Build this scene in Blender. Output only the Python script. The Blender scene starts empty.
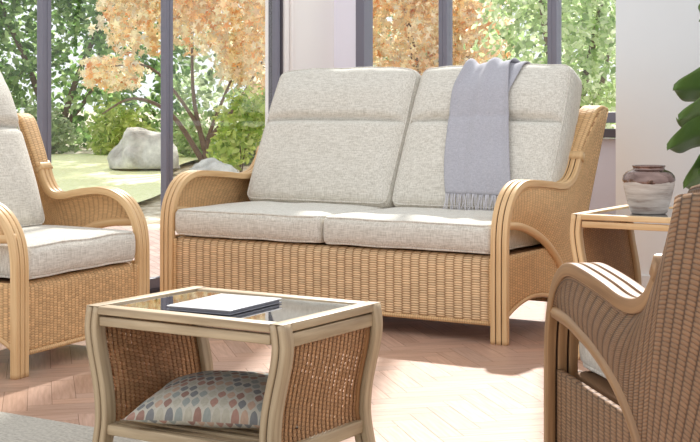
import bpy, bmesh, math, random
from math import sin, cos, pi, radians, sqrt
from mathutils import Vector, Matrix, noise

random.seed(7)
scn = bpy.context.scene
COL = scn.collection

# ------------------------------------------------------------------ materials
def lin(r, g, b):
    f = lambda c: (c/255/12.92) if c/255 <= .04045 else ((c/255+.055)/1.055)**2.4
    return (f(r), f(g), f(b), 1)

class N:
    """small node-tree helper"""
    def __init__(s, name):
        s.m = bpy.data.materials.new(name); s.m.use_nodes = True
        s.t = s.m.node_tree; s.t.nodes.clear()
        s.out = s.t.nodes.new('ShaderNodeOutputMaterial')
    def n(s, typ, **kw):
        x = s.t.nodes.new(typ)
        for k, v in kw.items():
            if k == 'ins':
                for kk, vv in v.items(): s.set(x.inputs[kk], vv)
            else: setattr(x, k, v)
        return x
    def set(s, sock, v):
        if hasattr(v, 'is_output') or isinstance(v, bpy.types.NodeSocket): s.t.links.new(v, sock)
        else: sock.default_value = v
    def math(s, op, a, b=None, c=None, clamp=False):
        x = s.t.nodes.new('ShaderNodeMath'); x.operation = op; x.use_clamp = clamp
        s.set(x.inputs[0], a)
        if b is not None: s.set(x.inputs[1], b)
        if c is not None: s.set(x.inputs[2], c)
        return x.outputs[0]
    def mix(s, f, a, b, mode='MIX'):
        x = s.t.nodes.new('ShaderNodeMix'); x.data_type = 'RGBA'; x.blend_type = mode
        s.set(x.inputs[0], f); s.set(x.inputs[6], a); s.set(x.inputs[7], b)
        return x.outputs[2]
    def ramp(s, f, stops):
        x = s.t.nodes.new('ShaderNodeValToRGB'); s.set(x.inputs[0], f)
        e = x.color_ramp.elements
        while len(e) < len(stops): e.new(.5)
        for el, (p, c) in zip(e, stops):
            el.position = p; el.color = c if len(c) == 4 else (*c, 1)
        return x.outputs[0]
    def noise(s, vec, scale, detail=3, rough=.5):
        x = s.n('ShaderNodeTexNoise'); x.inputs['Scale'].default_value = scale
        x.inputs['Detail'].default_value = detail; x.inputs['Roughness'].default_value = rough
        if vec is not None: s.t.links.new(vec, x.inputs['Vector'])
        return x.outputs[0]
    def mapping(s, vec, scale=(1, 1, 1), rot=(0, 0, 0), loc=(0, 0, 0)):
        x = s.n('ShaderNodeMapping'); s.t.links.new(vec, x.inputs[0])
        x.inputs['Scale'].default_value = scale; x.inputs['Rotation'].default_value = rot
        x.inputs['Location'].default_value = loc
        return x.outputs[0]
    def bump(s, h, dist, strength=1.0):
        x = s.n('ShaderNodeBump'); s.set(x.inputs['Height'], h)
        x.inputs['Distance'].default_value = dist; x.inputs['Strength'].default_value = strength
        return x.outputs[0]
    def bsdf(s, color, rough=.6, metal=0, normal=None, spec=.5, **extra):
        x = s.n('ShaderNodeBsdfPrincipled')
        s.set(x.inputs['Base Color'], color); s.set(x.inputs['Roughness'], rough)
        s.set(x.inputs['Metallic'], metal); s.set(x.inputs['Specular IOR Level'], spec)
        if normal is not None: s.t.links.new(normal, x.inputs['Normal'])
        for k, v in extra.items(): s.set(x.inputs[k], v)
        return x.outputs[0]
    def done(s, shader):
        s.t.links.new(shader, s.out.inputs[0]); return s.m
    def coord(s, k='Object'):
        return s.n('ShaderNodeTexCoord').outputs[k]

def wood(name, light, dark, scale=1.0, rough=.42):
    k = N(name); uv = k.coord('UV')
    a = k.noise(k.mapping(uv, (90*scale, 4*scale, 1)), 1, 4)
    b = k.noise(k.mapping(uv, (14*scale, 2.2*scale, 1)), 1, 3)
    f = k.math('ADD', k.math('MULTIPLY', a, .55), k.math('MULTIPLY', b, .45))
    col = k.ramp(f, [(.36, dark), (.62, light)])
    return k.done(k.bsdf(col, rough, normal=k.bump(a, .0006, .4), spec=.4))

def wicker(name, light, dark, p, q, holes=0.0, depth=.004, rib=.55, contrast=1.0, bw=.55):
    k = N(name); uv = k.coord('UV')
    sep = k.n('ShaderNodeSeparateXYZ'); k.t.links.new(uv, sep.inputs[0])
    U, V = sep.outputs[0], sep.outputs[1]
    up = k.math('DIVIDE', U, p); ci = k.math('FLOOR', up)
    vq = k.math('ADD', k.math('DIVIDE', V, q), k.math('MULTIPLY', ci, .5)); ri = k.math('FLOOR', vq)
    a = k.math('ABSOLUTE', k.math('SINE', k.math('MULTIPLY', up, pi)))
    b = k.math('ABSOLUTE', k.math('SINE', k.math('MULTIPLY', vq, pi)))
    a2 = k.math('POWER', a, .55); b2 = k.math('POWER', b, .6)
    h = k.math('MULTIPLY', k.math('ADD', k.math('MULTIPLY', a2, rib), 1-rib), k.math('ADD', k.math('MULTIPLY', b2, bw), 1-bw))
    comb = k.n('ShaderNodeCombineXYZ'); k.set(comb.inputs[0], ci); k.set(comb.inputs[1], ri)
    wn = k.n('ShaderNodeTexWhiteNoise', noise_dimensions='2D'); k.t.links.new(comb.outputs[0], wn.inputs['Vector'])
    col = k.ramp(h, [(.28, dark), (.78, light)])  # dark end of the ramp paints shade into the gaps and valleys
    tint = k.math('ADD', k.math('MULTIPLY', wn.outputs[0], .34*contrast), 1-.2*contrast)
    big = k.math('ADD', k.math('MULTIPLY', k.noise(uv, 5, 1), .24), .88)
    tm = k.math('MULTIPLY', tint, big)
    cc = k.n('ShaderNodeCombineColor')
    for i in range(3): k.set(cc.inputs[i], tm)
    col = k.mix(1.0, col, cc.outputs[0], 'MULTIPLY')
    sh = k.bsdf(col, .6, normal=k.bump(h, depth, .9), spec=.3)
    if holes > 0:
        fu = k.math('ABSOLUTE', k.math('SUBTRACT', k.math('FRACT', k.math('ADD', up, .5)), .5))
        fv = k.math('ABSOLUTE', k.math('SUBTRACT', k.math('FRACT', vq), .5))
        size = k.math('MULTIPLY', k.math('ADD', k.math('MULTIPLY', wn.outputs[0], .5), .7), holes)
        hole = k.math('MULTIPLY', k.math('LESS_THAN', fu, k.math('MULTIPLY', size, .62)), k.math('LESS_THAN', fv, size))
        tr = k.n('ShaderNodeBsdfTransparent').outputs[0]
        mx = k.n('ShaderNodeMixShader'); k.set(mx.inputs[0], hole)
        k.t.links.new(sh, mx.inputs[1]); k.t.links.new(tr, mx.inputs[2]); sh = mx.outputs[0]
    return k.done(sh)

def fabric(name, light, dark, scale=1.0, bump=.0012):
    k = N(name); o = k.coord('Object')
    a = k.noise(k.mapping(o, (22*scale, 300*scale, 300*scale)), 1, 2, .6)
    b = k.noise(k.mapping(o, (300*scale, 200*scale, 22*scale)), 1, 2, .6)
    f = k.math('ADD', k.math('MULTIPLY', a, .5), k.math('MULTIPLY', b, .5))
    col = k.ramp(f, [(.38, dark), (.60, light)])
    return k.done(k.bsdf(col, .95, normal=k.bump(f, bump, .7), spec=.15, **{'Sheen Weight': .15}))

def plain(name, col, rough=.5, metal=0, bumpscale=0, var=.0, spec=.5):
    k = N(name); o = k.coord('Object')
    c = col
    if var:
        nz = k.noise(o, 6, 4)
        c = k.mix(nz, tuple(x*(1-var) for x in col[:3])+(1,), tuple(min(1, x*(1+var)) for x in col[:3])+(1,))
    nm = k.bump(k.noise(o, bumpscale, 3), .001, .3) if bumpscale else None
    return k.done(k.bsdf(c, rough, metal, nm, spec))

M = {}
M['cane']   = wood('honey_cane', lin(232, 198, 150), lin(204, 162, 112))
M['cane_r'] = wood('shaded_cane', lin(162, 126, 88), lin(120, 88, 58))  # darker copy of the honey cane, shade put into its colour
M['ash']    = wood('washed_ash', lin(188, 167, 136), lin(140, 118, 90))
M['wick_front'] = wicker('front_weave', lin(240, 206, 162), lin(158, 112, 72), .037, .0092, rib=.66, contrast=.6, bw=.72, depth=.006)
M['wick_fine']  = wicker('fine_weave', lin(222, 182, 132), lin(146, 102, 64), .022, .010, depth=.002, rib=.5, contrast=.5)
M['wick_chair'] = wicker('chair_weave', lin(222, 180, 130), lin(140, 98, 60), .020, .0085, holes=.16, depth=.002, rib=.45)
M['wick_table'] = wicker('table_weave', lin(182, 138, 98), lin(104, 70, 44), .0165, .009, holes=.34, depth=.002, rib=.5)
M['wick_side']  = wicker('side_table_weave', lin(196, 150, 106), lin(124, 84, 54), .017, .0085, holes=.10, depth=.002, rib=.5, contrast=.5)
M['wick_dark']  = wicker('shaded_brown_weave', lin(140, 108, 80), lin(70, 49, 35), .034, .0072, depth=.006, rib=.75, contrast=.45, bw=.45)  # darker brown weave, part of the tone is painted shade
M['fabric'] = fabric('oatmeal_fabric', lin(228, 223, 212), lin(188, 181, 168), 1.15)
M['throw']  = fabric('lavender_wool', lin(186, 184, 190), lin(164, 162, 169), 1.6, .0006)
M['fringe'] = plain('pale_wool_fringe', lin(214, 211, 216), .95)
M['frame']  = plain('grey_frame_paint', lin(118, 117, 130), .45)
M['frame_d']= plain('dark_frame_paint', lin(72, 66, 74), .5)
M['white']  = plain('warm_white_paint', lin(223, 226, 228), .8, var=.015)
M['white_c']= plain('cool_white_paint', lin(240, 238, 248), .8, var=.015)
M['column'] = plain('bright_white_paint', lin(248, 243, 240), .8)
M['under']  = plain('mauve_wall_paint', lin(202, 198, 206), .8, var=.02)
M['gap_shade']   = plain('dark_gap_shade', lin(44, 28, 18), .9)  # near-black colour standing in for shade between strips
M['deck']   = plain('seat_deck', lin(120, 86, 54), .8)

def glass_pane_mat():
    k = N('window_glass')
    tr = k.n('ShaderNodeBsdfTransparent', ins={'Color': (.97, .98, .97, 1)}).outputs[0]
    gl = k.n('ShaderNodeBsdfGlossy', ins={'Roughness': .02}).outputs[0]
    fa = k.n('ShaderNodeLayerWeight', ins={'Blend': .5}).outputs[1]
    fr = k.math('ADD', k.math('MULTIPLY', k.math('POWER', fa, 5), .9), .035)
    mx = k.n('ShaderNodeMixShader'); k.set(mx.inputs[0], fr)
    k.t.links.new(tr, mx.inputs[1]); k.t.links.new(gl, mx.inputs[2])
    return k.done(mx.outputs[0])
M['pane'] = glass_pane_mat()

def table_glass_mat():
    k = N('smoked_table_glass')
    tr = k.n('ShaderNodeBsdfTransparent', ins={'Color': (.16, .15, .16, 1)}).outputs[0]
    gl = k.n('ShaderNodeBsdfGlossy', ins={'Roughness': .03}).outputs[0]
    fa = k.n('ShaderNodeLayerWeight', ins={'Blend': .5}).outputs[1]
    mx = k.n('ShaderNodeMixShader'); k.set(mx.inputs[0], k.math('ADD', k.math('MULTIPLY', k.math('POWER', fa, 2.4), 1.25), .10, clamp=True))
    k.t.links.new(tr, mx.inputs[1]); k.t.links.new(gl, mx.inputs[2])
    return k.done(mx.outputs[0])
M['tglass'] = table_glass_mat()

# ------------------------------------------------------------------ objects
def tag(o, label, cat, group=None):
    o['label'] = label; o['category'] = cat
    if group: o['group'] = group
    return o
def thing(name, label, cat, loc=(0, 0, 0), rz=0, group=None):
    o = bpy.data.objects.new(name, None); COL.objects.link(o)
    o.location = loc; o.rotation_euler = (0, 0, rz); o.empty_display_size = .1
    return tag(o, label, cat, group)
def link(name, bm, mat, parent=None, smooth=True, label=None, loc=None):
    me = bpy.data.meshes.new(name)
    bmesh.ops.recalc_face_normals(bm, faces=bm.faces)
    bm.to_mesh(me); bm.free()
    if smooth:
        for p in me.polygons: p.use_smooth = True
    me.materials.append(mat)
    o = bpy.data.objects.new(name, me); COL.objects.link(o)
    if parent: o.parent = parent
    if label: o['label'] = label
    if loc: o.location = loc
    return o
def struct(name, bm, mat, smooth=False, parent=None):
    o = link(name, bm, mat, parent, smooth)
    if parent is None: o['kind'] = 'structure'
    return o
def BM():
    b = bmesh.new(); b.loops.layers.uv.new('UVMap'); return b

def box(bm, x0, x1, y0, y1, z0, z1, bev=0.0, uvlong=None):
    uv = bm.loops.layers.uv.active
    vs = [bm.verts.new((x, y, z)) for x in (x0, x1) for y in (y0, y1) for z in (z0, z1)]
    F = [(0,1,3,2), (4,6,7,5), (0,4,5,1), (2,3,7,6), (0,2,6,4), (1,5,7,3)]
    fs = [bm.faces.new([vs[i] for i in f]) for f in F]
    d = (x1-x0, y1-y0, z1-z0)
    L = max(range(3), key=lambda i: d[i])
    if bev:
        r = bmesh.ops.bevel(bm, geom=list({e for f in fs for e in f.edges}), offset=bev, segments=2, affect='EDGES', profile=.5)
        allf = set(r['faces']) | {f for f in fs if f.is_valid}
        vset = {v for f in allf for v in f.verts}
        fs = [f for f in {ff for v in vset for ff in v.link_faces}]
    for f in fs:
        for l in f.loops:
            c = l.vert.co; oth = [i for i in range(3) if i != L]
            l[uv].uv = (c[oth[0]]*.8+c[oth[1]]*.7, c[L]+x0*3.1+y0*1.7)
    return fs

def catmull(pts, n=8, closed=False):
    P = [Vector(p) for p in pts]; out = []
    m = len(P)
    segs = m if closed else m-1
    for i in range(segs):
        if closed: p0, p1, p2, p3 = P[(i-1) % m], P[i], P[(i+1) % m], P[(i+2) % m]
        else: p0, p1, p2, p3 = P[max(i-1, 0)], P[i], P[i+1], P[min(i+2, m-1)]
        for j in range(n):
            t = j/n
            out.append(.5*((2*p1)+(p2-p0)*t+(2*p0-5*p1+4*p2-p3)*t*t+(3*p1-p0-3*p2+p3)*t**3))
    if not closed: out.append(P[-1])
    return out
def resample(P, n):
    d = [0]
    for a, b in zip(P, P[1:]): d.append(d[-1]+(b-a).length)
    out = []; j = 0
    for i in range(n):
        t = d[-1]*i/(n-1)
        while j < len(P)-2 and d[j+1] < t: j += 1
        s = (t-d[j])/max(1e-9, d[j+1]-d[j]); out.append(P[j].lerp(P[j+1], min(1, max(0, s))))
    return out
def arclen(P):
    d = [0]
    for a, b in zip(P, P[1:]): d.append(d[-1]+(b-a).length)
    return d

def rrect(w, t, r, n=3):
    """rounded rectangle section, centred"""
    out = []
    for cx, cy, a0 in ((w/2-r, t/2-r, 0), (-w/2+r, t/2-r, pi/2), (-w/2+r, -t/2+r, pi), (w/2-r, -t/2+r, 1.5*pi)):
        for i in range(n+1):
            a = a0+pi/2*i/n; out.append((cx+r*cos(a), cy+r*sin(a)))
    return out
def circ(r, n=8): return [(r*cos(2*pi*i/n), r*sin(2*pi*i/n)) for i in range(n)]

def sweep(bm, path, section, side=None, closed=False, scale=None):
    """sweep a section along a path; side = fixed lateral axis (else parallel transport)"""
    uv = bm.loops.layers.uv.active
    P = [Vector(p) for p in path]; n = len(P); d = arclen(P)
    T = []
    for i in range(n):
        if closed: t = P[(i+1) % n]-P[(i-1) % n]
        else: t = P[min(i+1, n-1)]-P[max(i-1, 0)]
        T.append(t.normalized())
    rings = []; S = None
    for i in range(n):
        if side is not None:
            S = Vector(side); S = (S-T[i]*S.dot(T[i])).normalized()
        else:
            if S is None:
                ref = Vector((0, 0, 1)) if abs(T[i].z) < .9 else Vector((1, 0, 0))
                S = T[i].cross(ref).normalized()
            else: S = (S-T[i]*S.dot(T[i])).normalized()
        Nn = T[i].cross(S).normalized()
        k = scale(i/(n-1)) if scale else 1
        rings.append([bm.verts.new(P[i]+S*a*k+Nn*b*k) for a, b in section])
    m = len(section)
    per = [0]
    for i in range(m):
        a, b = section[i], section[(i+1) % m]; per.append(per[-1]+sqrt((a[0]-b[0])**2+(a[1]-b[1])**2))
    for i in range(n if closed else n-1):
        r0, r1 = rings[i], rings[(i+1) % n]
        for j in range(m):
            f = bm.faces.new((r0[j], r0[(j+1) % m], r1[(j+1) % m], r1[j]))
            vv = (d[i], d[i+1] if i+1 < n else d[i]+.02)
            for l, c in zip(f.loops, ((per[j], vv[0]), (per[j+1], vv[0]), (per[j+1], vv[1]), (per[j], vv[1]))): l[uv].uv = c
    if not closed:
        for r in (rings[0], rings[-1]):
            f = bm.faces.new(r)
            for l, s in zip(f.loops, section): l[uv].uv = s
    return rings

def surface(bm, fn, nu, nv, uvf=None, thick=0.0, nrm=None):
    """grid of fn(i/nu, j/nv) -> Vector; optional thickness"""
    uv = bm.loops.layers.uv.active
    G = [[Vector(fn(i/nu, j/nv)) for j in range(nv+1)] for i in range(nu+1)]
    UV = [[(uvf(i/nu, j/nv) if uvf else (i/nu, j/nv)) for j in range(nv+1)] for i in range(nu+1)]
    def layer(G):
        V = [[bm.verts.new(p) for p in row] for row in G]
        for i in range(nu):
            for j in range(nv):
                q = (V[i][j], V[i+1][j], V[i+1][j+1], V[i][j+1])
                if len({tuple(round(c, 7) for c in v.co) for v in q}) < 3: continue
                try: f = bm.faces.new(q)
                except ValueError: continue
                for l, c in zip(f.loops, (UV[i][j], UV[i+1][j], UV[i+1][j+1], UV[i][j+1])): l[uv].uv = c
        return V
    A = layer(G)
    if thick:
        def normal(i, j):
            if nrm: return Vector(nrm)
            a = G[min(i+1, nu)][j]-G[max(i-1, 0)][j]; b = G[i][min(j+1, nv)]-G[i][max(j-1, 0)]
            c = a.cross(b); return c.normalized() if c.length > 1e-9 else Vector((0, 1, 0))
        B = layer([[G[i][j]+normal(i, j)*thick for j in range(nv+1)] for i in range(nu+1)])
        ring = [(i, 0) for i in range(nu)]+[(nu, j) for j in range(nv)]+[(i, nv) for i in range(nu, 0, -1)]+[(0, j) for j in range(nv, 0, -1)]
        for k in range(len(ring)):
            a, b = ring[k], ring[(k+1) % len(ring)]
            q = (A[a[0]][a[1]], A[b[0]][b[1]], B[b[0]][b[1]], B[a[0]][a[1]])
            try: f = bm.faces.new(q)
            except ValueError: continue
            for l, c in zip(f.loops, (a, b, b, a)): l[uv].uv = UV[c[0]][c[1]]
    return A

def lathe(bm, prof, n=40):
    uv = bm.loops.layers.uv.active
    R = [[bm.verts.new((r*cos(2*pi*i/n), r*sin(2*pi*i/n), z)) for i in range(n)] for r, z in prof]
    for a in range(len(R)-1):
        for i in range(n):
            f = bm.faces.new((R[a][i], R[a][(i+1) % n], R[a+1][(i+1) % n], R[a+1][i]))
            for l, c in zip(f.loops, ((i/n, a), ((i+1)/n, a), ((i+1)/n, a+1), (i/n, a+1))): l[uv].uv = c
    bm.faces.new(R[0][::-1]); bm.faces.new(R[-1])

# rounded cushion ------------------------------------------------------------
def cushion(bm, w, d, t, r, fmap, n=(26, 26, 6)):
    """box w x d x t (x,y,z) with rounded edges; every point then goes through fmap"""
    hw, hd, ht = w/2, d/2, t/2
    def rnd(p):
        q = Vector((max(-hw+r, min(hw-r, p[0])), max(-hd+r, min(hd-r, p[1])), max(-ht+r, min(ht-r, p[2]))))
        v = Vector(p)-q
        return q if v.length < 1e-9 else q+v.normalized()*r*min(1, v.length/r*1.0 if v.length < r else 1)
    cache = {}
    def vert(p):
        k = tuple(round(c, 6) for c in p)
        if k not in cache: cache[k] = bm.verts.new(fmap(rnd(p)))
        return cache[k]
    def lins(h, n):   # denser near ends
        return [h*sin(pi/2*(2*i/n-1))*.35+h*(2*i/n-1)*.65 for i in range(n+1)]
    X, Y, Z = lins(hw, n[0]), lins(hd, n[1]), lins(ht, n[2])
    def face(A, B, mk):
        for i in range(len(A)-1):
            for j in range(len(B)-1):
                vs = [vert(mk(A[i], B[j])), vert(mk(A[i+1], B[j])), vert(mk(A[i+1], B[j+1])), vert(mk(A[i], B[j+1]))]
                if len(set(vs)) >= 3:
                    try: bm.faces.new(vs)
                    except ValueError: pass
    for s in (-1, 1):
        face(X, Y, lambda a, b: (a, b, s*ht)); face(X, Z, lambda a, b: (a, s*hd, b)); face(Y, Z, lambda a, b: (s*hw, a, b))
def edge_loop(w, d, t, r, s, n=18, rc=.03):
    """rounded loop where the s*t/2 face meets the sides"""
    hw, hd = w/2-r*.28, d/2-r*.28; z = s*(t/2-r*.28); out = []
    for cx, cy, a0 in ((hw-rc, hd-rc, 0), (-hw+rc, hd-rc, pi/2), (-hw+rc, -hd+rc, pi), (hw-rc, -hd+rc, 1.5*pi)):
        for i in range(4):
            a = a0+pi/2*i/3; out.append((cx+rc*cos(a), cy+rc*sin(a), z))
    res = []
    for i in range(len(out)):
        a, b = Vector(out[i]), Vector(out[(i+1) % len(out)])
        k = max(1, int((b-a).length/.03))
        for j in range(k): res.append(a.lerp(b, j/k))
    return res

# ------------------------------------------------------------------ cane seating
def make_seating(root, W, ys, zs, arch, mats, cushions, apron_bot=.072, seat_z=(.325, .438), bottom_y=.43):
    """W = distance between the two front posts; profile scaled by ys, zs. Sitter faces -Y."""
    cane, wf, wfront = mats['cane'], mats['wick'], mats['front']
    hw = W/2; flare = .016
    kz = mats.get('back_k', 1)
    yk = mats.get('yk', 1); wy = lambda y: y*ys if y < .2 else .2*ys+(y-.2)*ys*yk
    S = lambda pts: [(wy(y), (z if z < .556 else .556+(z-.556)*kz)*zs if y > .45 else z*zs) for y, z in pts]
    rim2 = S([(0, 0), (0, .15), (0, .30), (.003, .40), (.02, .47), (.06, .53), (.115, .566), (.18, .58), (.28, .577), (.4, .567),
              (.5, .556), (.57, .558), (.63, .578), (.675, .618), (.705, .665)])
    top2 = S([(.705, .665), (.735, .71), (.79, .775), (.835, .825), (.865, .85), (.91, .862), (.955, .852)])
    if mats.get('rear_ext'): top2[-1] = (top2[-1][0]+mats['rear_ext'], top2[-1][1]-.01); top2[-2] = (top2[-2][0]+mats['rear_ext']*.4, top2[-2][1])
    rear2 = S([(.955, .852), (.80, .44), (.66, .05)])
    arch = [(wy(y/ys) if yk != 1 else y, z) for y, z in arch]
    for sx in (-1, 1):
        for k in (-1, 0, 1):                       # three bent strips side by side
            bm = BM(); x = sx*hw+k*.0235
            path = catmull([(x, y, z) for y, z in rim2], 6)
            sweep(bm, path, rrect(.0192, .026, .0030), side=(1, 0, 0))
            link('arm_strip', bm, cane, root)
        bm = BM()
        sweep(bm, catmull([(sx*hw, y, z+.0005) for y, z in rim2], 6), rrect(.062, .014, .003), side=(1, 0, 0)); link('arm_gap_shade', bm, M['gap_shade'], root)  # added dark strip, paints the shade in the arm gaps
        # wrapped upper rim
        bm = BM()
        rp = resample(catmull([(0, y, z) for y, z in top2], 6), 20)
        sweep(bm, [(sx*(hw-.012+flare*(i/19)**1.3), p.y, p.z) for i, p in enumerate(rp)], rrect(.072, .026, .008), side=(1, 0, 0), scale=lambda t: 1+.28*t)
        link('back_rim', bm, wf, root)
        bm = BM()
        y, z = top2[0]
        sweep(bm, [(sx*hw, y-.006, z-.012), (sx*hw, y+.012, z+.016)], rrect(.078, .036, .010), side=(1, 0, 0))
        link('binding', bm, cane, root)
        # woven wing between rim and arch
        xo = sx*(hw+.022)
        topc = resample([Vector((0, y, z)) for y, z in [(p.y, p.z) for p in catmull([(0, *p) for p in rim2[4:]+top2[1:]], 6)]], 61)
        botc = resample([Vector((0, p.y, p.z)) for p in catmull([(0, y, z) for y, z in arch], 6)], 61)
        zt0 = top2[0][1]; zt1 = max(.01, top2[-1][1]-zt0)
        def wing(u, v):
            i = u*60; a = int(min(59, i)); t = i-a
            A = topc[a].lerp(topc[a+1], t); B = botc[a].lerp(botc[a+1], t)
            p = A.lerp(B, v); bulge = .018*sin(pi*v)*sin(pi*min(1, u*1.1))
            return (xo+sx*(bulge+(flare+.012)*max(0, (A.z-zt0)/zt1)*(1-v)**1.5), p.y, p.z)
        Lt = arclen(topc)[-1]; Lb = arclen(botc)[-1]
        def wuv(u, v):
            i = min(59, int(u*60)); A = topc[i]; B = botc[i]
            return (u*(Lt+Lb)/2, v*((A-B).length*.5+.18))
        bm = BM(); surface(bm, wing, 60, 16, wuv, .012, (-sx, 0, 0)); link('arm_panel', bm, mats['wing'], root)
        # twisted edging under the rim and arch pole down to the floor
        bm = BM(); sweep(bm, [(xo, p.y, p.z-.018) for p in topc[2:34]], circ(.008, 6)); link('edging', bm, wf, root)
        bm = BM(); foot = arch[-1]
        sweep(bm, catmull([(xo-sx*.006, y, z) for y, z in arch]+[(xo-sx*.006, foot[0]+.004, 0)], 6), circ(.0165, 10)); link('arch_pole', bm, cane, root)
        # lower woven side with arched foot
        zt = seat_z[0]-.005
        def archz(y):
            for (a, b), (c, d2) in zip(arch, arch[1:]):
                if a <= y <= c: return b+(d2-b)*(y-a)/max(1e-6, c-a)
            return 0
        yend = arch[-1][0]-.02
        def low(u, v):
            y = .016+(yend-.016)*u
            ztop = min(zt, archz(y)-.012)
            zb = apron_bot+.075*sin(pi*min(1, max(0, (u+.04)/1.0)))**.7
            ztop = max(ztop, zb+.002)
            return (xo-sx*.008, y, zb+(ztop-zb)*v)
        bm = BM(); surface(bm, low, 40, 10, lambda u, v: (u*yend, low(u, v)[2]), .012, (-sx, 0, 0)); link('side_panel', bm, mats['side'], root)
        bm = BM(); sweep(bm, [Vector(low(i/24, 0))+Vector((-sx*.005, 0, 0)) for i in range(25)], circ(.010, 8)); link('foot_arch', bm, cane, root)
    # front apron with rolled top
    x0, x1 = -hw+.042, hw-.042
    prof = resample(catmull([(0, .004, apron_bot), (0, .003, .2), (0, .004, seat_z[0]-.03), (0, .012, seat_z[0]-.012), (0, .034, seat_z[0]-.006)], 6), 14)
    pl = arclen(prof)
    bm = BM()
    def apr(u, v):
        i = v*13; a = int(min(12, i)); p = prof[a].lerp(prof[a+1], i-a)
        return (x0+(x1-x0)*u, p.y, p.z)
    surface(bm, apr, 40, 13, lambda u, v: (u*(x1-x0), v*pl[-1]), .012, (0, 1, 0)); link('front_panel', bm, wfront, root)
    bm = BM(); sweep(bm, [(x0, .006, apron_bot), (x1, .006, apron_bot)], circ(.009, 8)); link('bottom_border', bm, wf, root)
    for x in (x0-.004, x1+.004):
        bm = BM(); sweep(bm, resample([Vector((x, .002, apron_bot-.005)), Vector((x, .004, seat_z[0]-.012))], 10), circ(.0085, 8)); link('side_border', bm, wf, root)
    # deck under the cushions
    bm = BM(); box(bm, -hw+.02, hw-.02, .03, (.60 if yk == 1 else .42)*ys, seat_z[0]-.045, seat_z[0]-.008, .004); link('seat_deck', bm, M['deck'], root)
    # woven back, a thick shell between the wings
    rr = rear2
    pb = resample(catmull([(0, .60*ys, .30*zs), (0, .68*ys, .50*zs), (0, .78*ys, .72*zs), (0, .86*ys, .845*zs), (0, .91*ys, .862*zs), (0, .955*ys, .845*zs), (0, .88*ys, .62*zs), (0, .78*ys, .38*zs), (0, .655*ys, .07*zs)], 5), 34)
    pl2 = arclen(pb)
    def bk(u, v):
        i = v*33; a = int(min(32, i)); p = pb[a].lerp(pb[a+1], i-a)
        arch_up = mats.get('crown', 0)*(1-(2*u-1)**2)*max(0, (p.z/zs-.5))/.36
        return (-hw-.01+(W+.02)*u, p.y, (p.z if p.z < .556*zs else .556*zs+(p.z-.556*zs)*kz)+arch_up)
    bm = BM(); surface(bm, bk, 24, 33, lambda u, v: (u*W, v*pl2[-1])); link('back_panel', bm, wf, root)
    # cushions ---------------------------------------------------------------
    fab = M['fabric']; out = {}
    for (cx0, cx1) in cushions['seat']:
        w = cx1-cx0; d = cushions['depth']; t = seat_z[1]-seat_z[0]
        cx, cy, cz = (cx0+cx1)/2, d/2+cushions.get('y0', -.002), (seat_z[0]+seat_z[1])/2
        def fm(p, w=w, d=d, t=t, cx=cx, cy=cy, cz=cz):
            a, b = 2*p[0]/w, 2*p[1]/d
            g = (1-min(1, abs(a))**4)*(1-min(1, abs(b))**4)
            z = p[2]+(p[2]/(t/2))*(.011*g if p[2] > 0 else .002*g)
            sag = -.006*(1-a*a)*(1 if b < 0 else 0)*0
            nz = noise.noise(Vector((p[0]*7+cx*3, p[1]*7, p[2]*9)))*.004
            yy = p[1]-(.012*(1-(2*p[2]/t)**2)*(1-a**6) if b < -.8 else 0)
            return (cx+p[0], cy+yy, cz+z+nz+sag)
        bm = BM(); cushion(bm, w-.006, d, t, .026, fm)
        c = link('seat_cushion', bm, fab, root, label='oatmeal woven fabric seat cushion')
        for s in (1, -1):
            bm = BM(); sweep(bm, [fm(Vector(p)) for p in edge_loop(w-.006, d, t, .026, s)], circ(.0042, 6), closed=True); link('piping', bm, fab, c)
    tilt = cushions['tilt']
    for (cx0, cx1) in cushions['back']:
        w = cx1-cx0; hgt = cushions['height']; t = cushions['thick']
        org = Vector(((cx0+cx1)/2, cushions['by'], cushions['bz']))
        R = Matrix.Rotation(-tilt, 3, 'X')
        # local: x width, y height(0..hgt centred), z thickness (front = +z)
        def fm(p, w=w, hgt=hgt, t=t, org=org, R=R, tuck=1):
            a, b = 2*p[0]/w, 2*p[1]/hgt
            g = max(0, 1-abs(a)**4)*max(0, 1-abs(b)**4)
            b0 = cushions.get('tuck', .18)
            gr = (math.exp(-((b-b0)/.05)**2)+.7*math.exp(-((b-b0)/.018)**2))*max(0, 1-abs(a)**8)
            gr *= tuck
            pf = cushions.get('puff', .035)
            hump = pf*g-.026*gr+.012*g*math.exp(-((b-.55)/.25)**2)
            z = p[2]+(p[2]/(t/2))*(hump if p[2] > 0 else .02*g)
            wr = noise.noise(Vector((p[0]*14+org.x*5, p[1]*5, 2)))*.007*math.exp(-((b-.95)/.2)**2)
            wr += noise.noise(Vector((p[0]*5+org.x*9, p[1]*6, 7)))*.006*g
            y = p[1]-.02*max(0, abs(a)**6)*max(0, b)+.008*noise.noise(Vector((p[0]*4+3*org.x, 1, 2)))*max(0, b)
            q = Vector((p[0]*(1+.012*(1-b*b)-.015*max(0, b)**3), -(z+wr), y+hgt/2))
            return tuple(org+R @ q)
        bm = BM(); cushion(bm, w-.008, hgt, t, .042, fm, (30, 64, 8))
        c = link('back_cushion', bm, fab, root, label='plump oatmeal back cushion with a stitched tuck across it')
        for s in (1, -1):
            bm = BM(); sweep(bm, [fm(Vector(p)) for p in edge_loop(w-.008, hgt, t, .042, s, rc=.03)], circ(.004, 6), closed=True); link('piping', bm, fab, c)
        out[cx0] = (fm, w, hgt, t)
    return out

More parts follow.
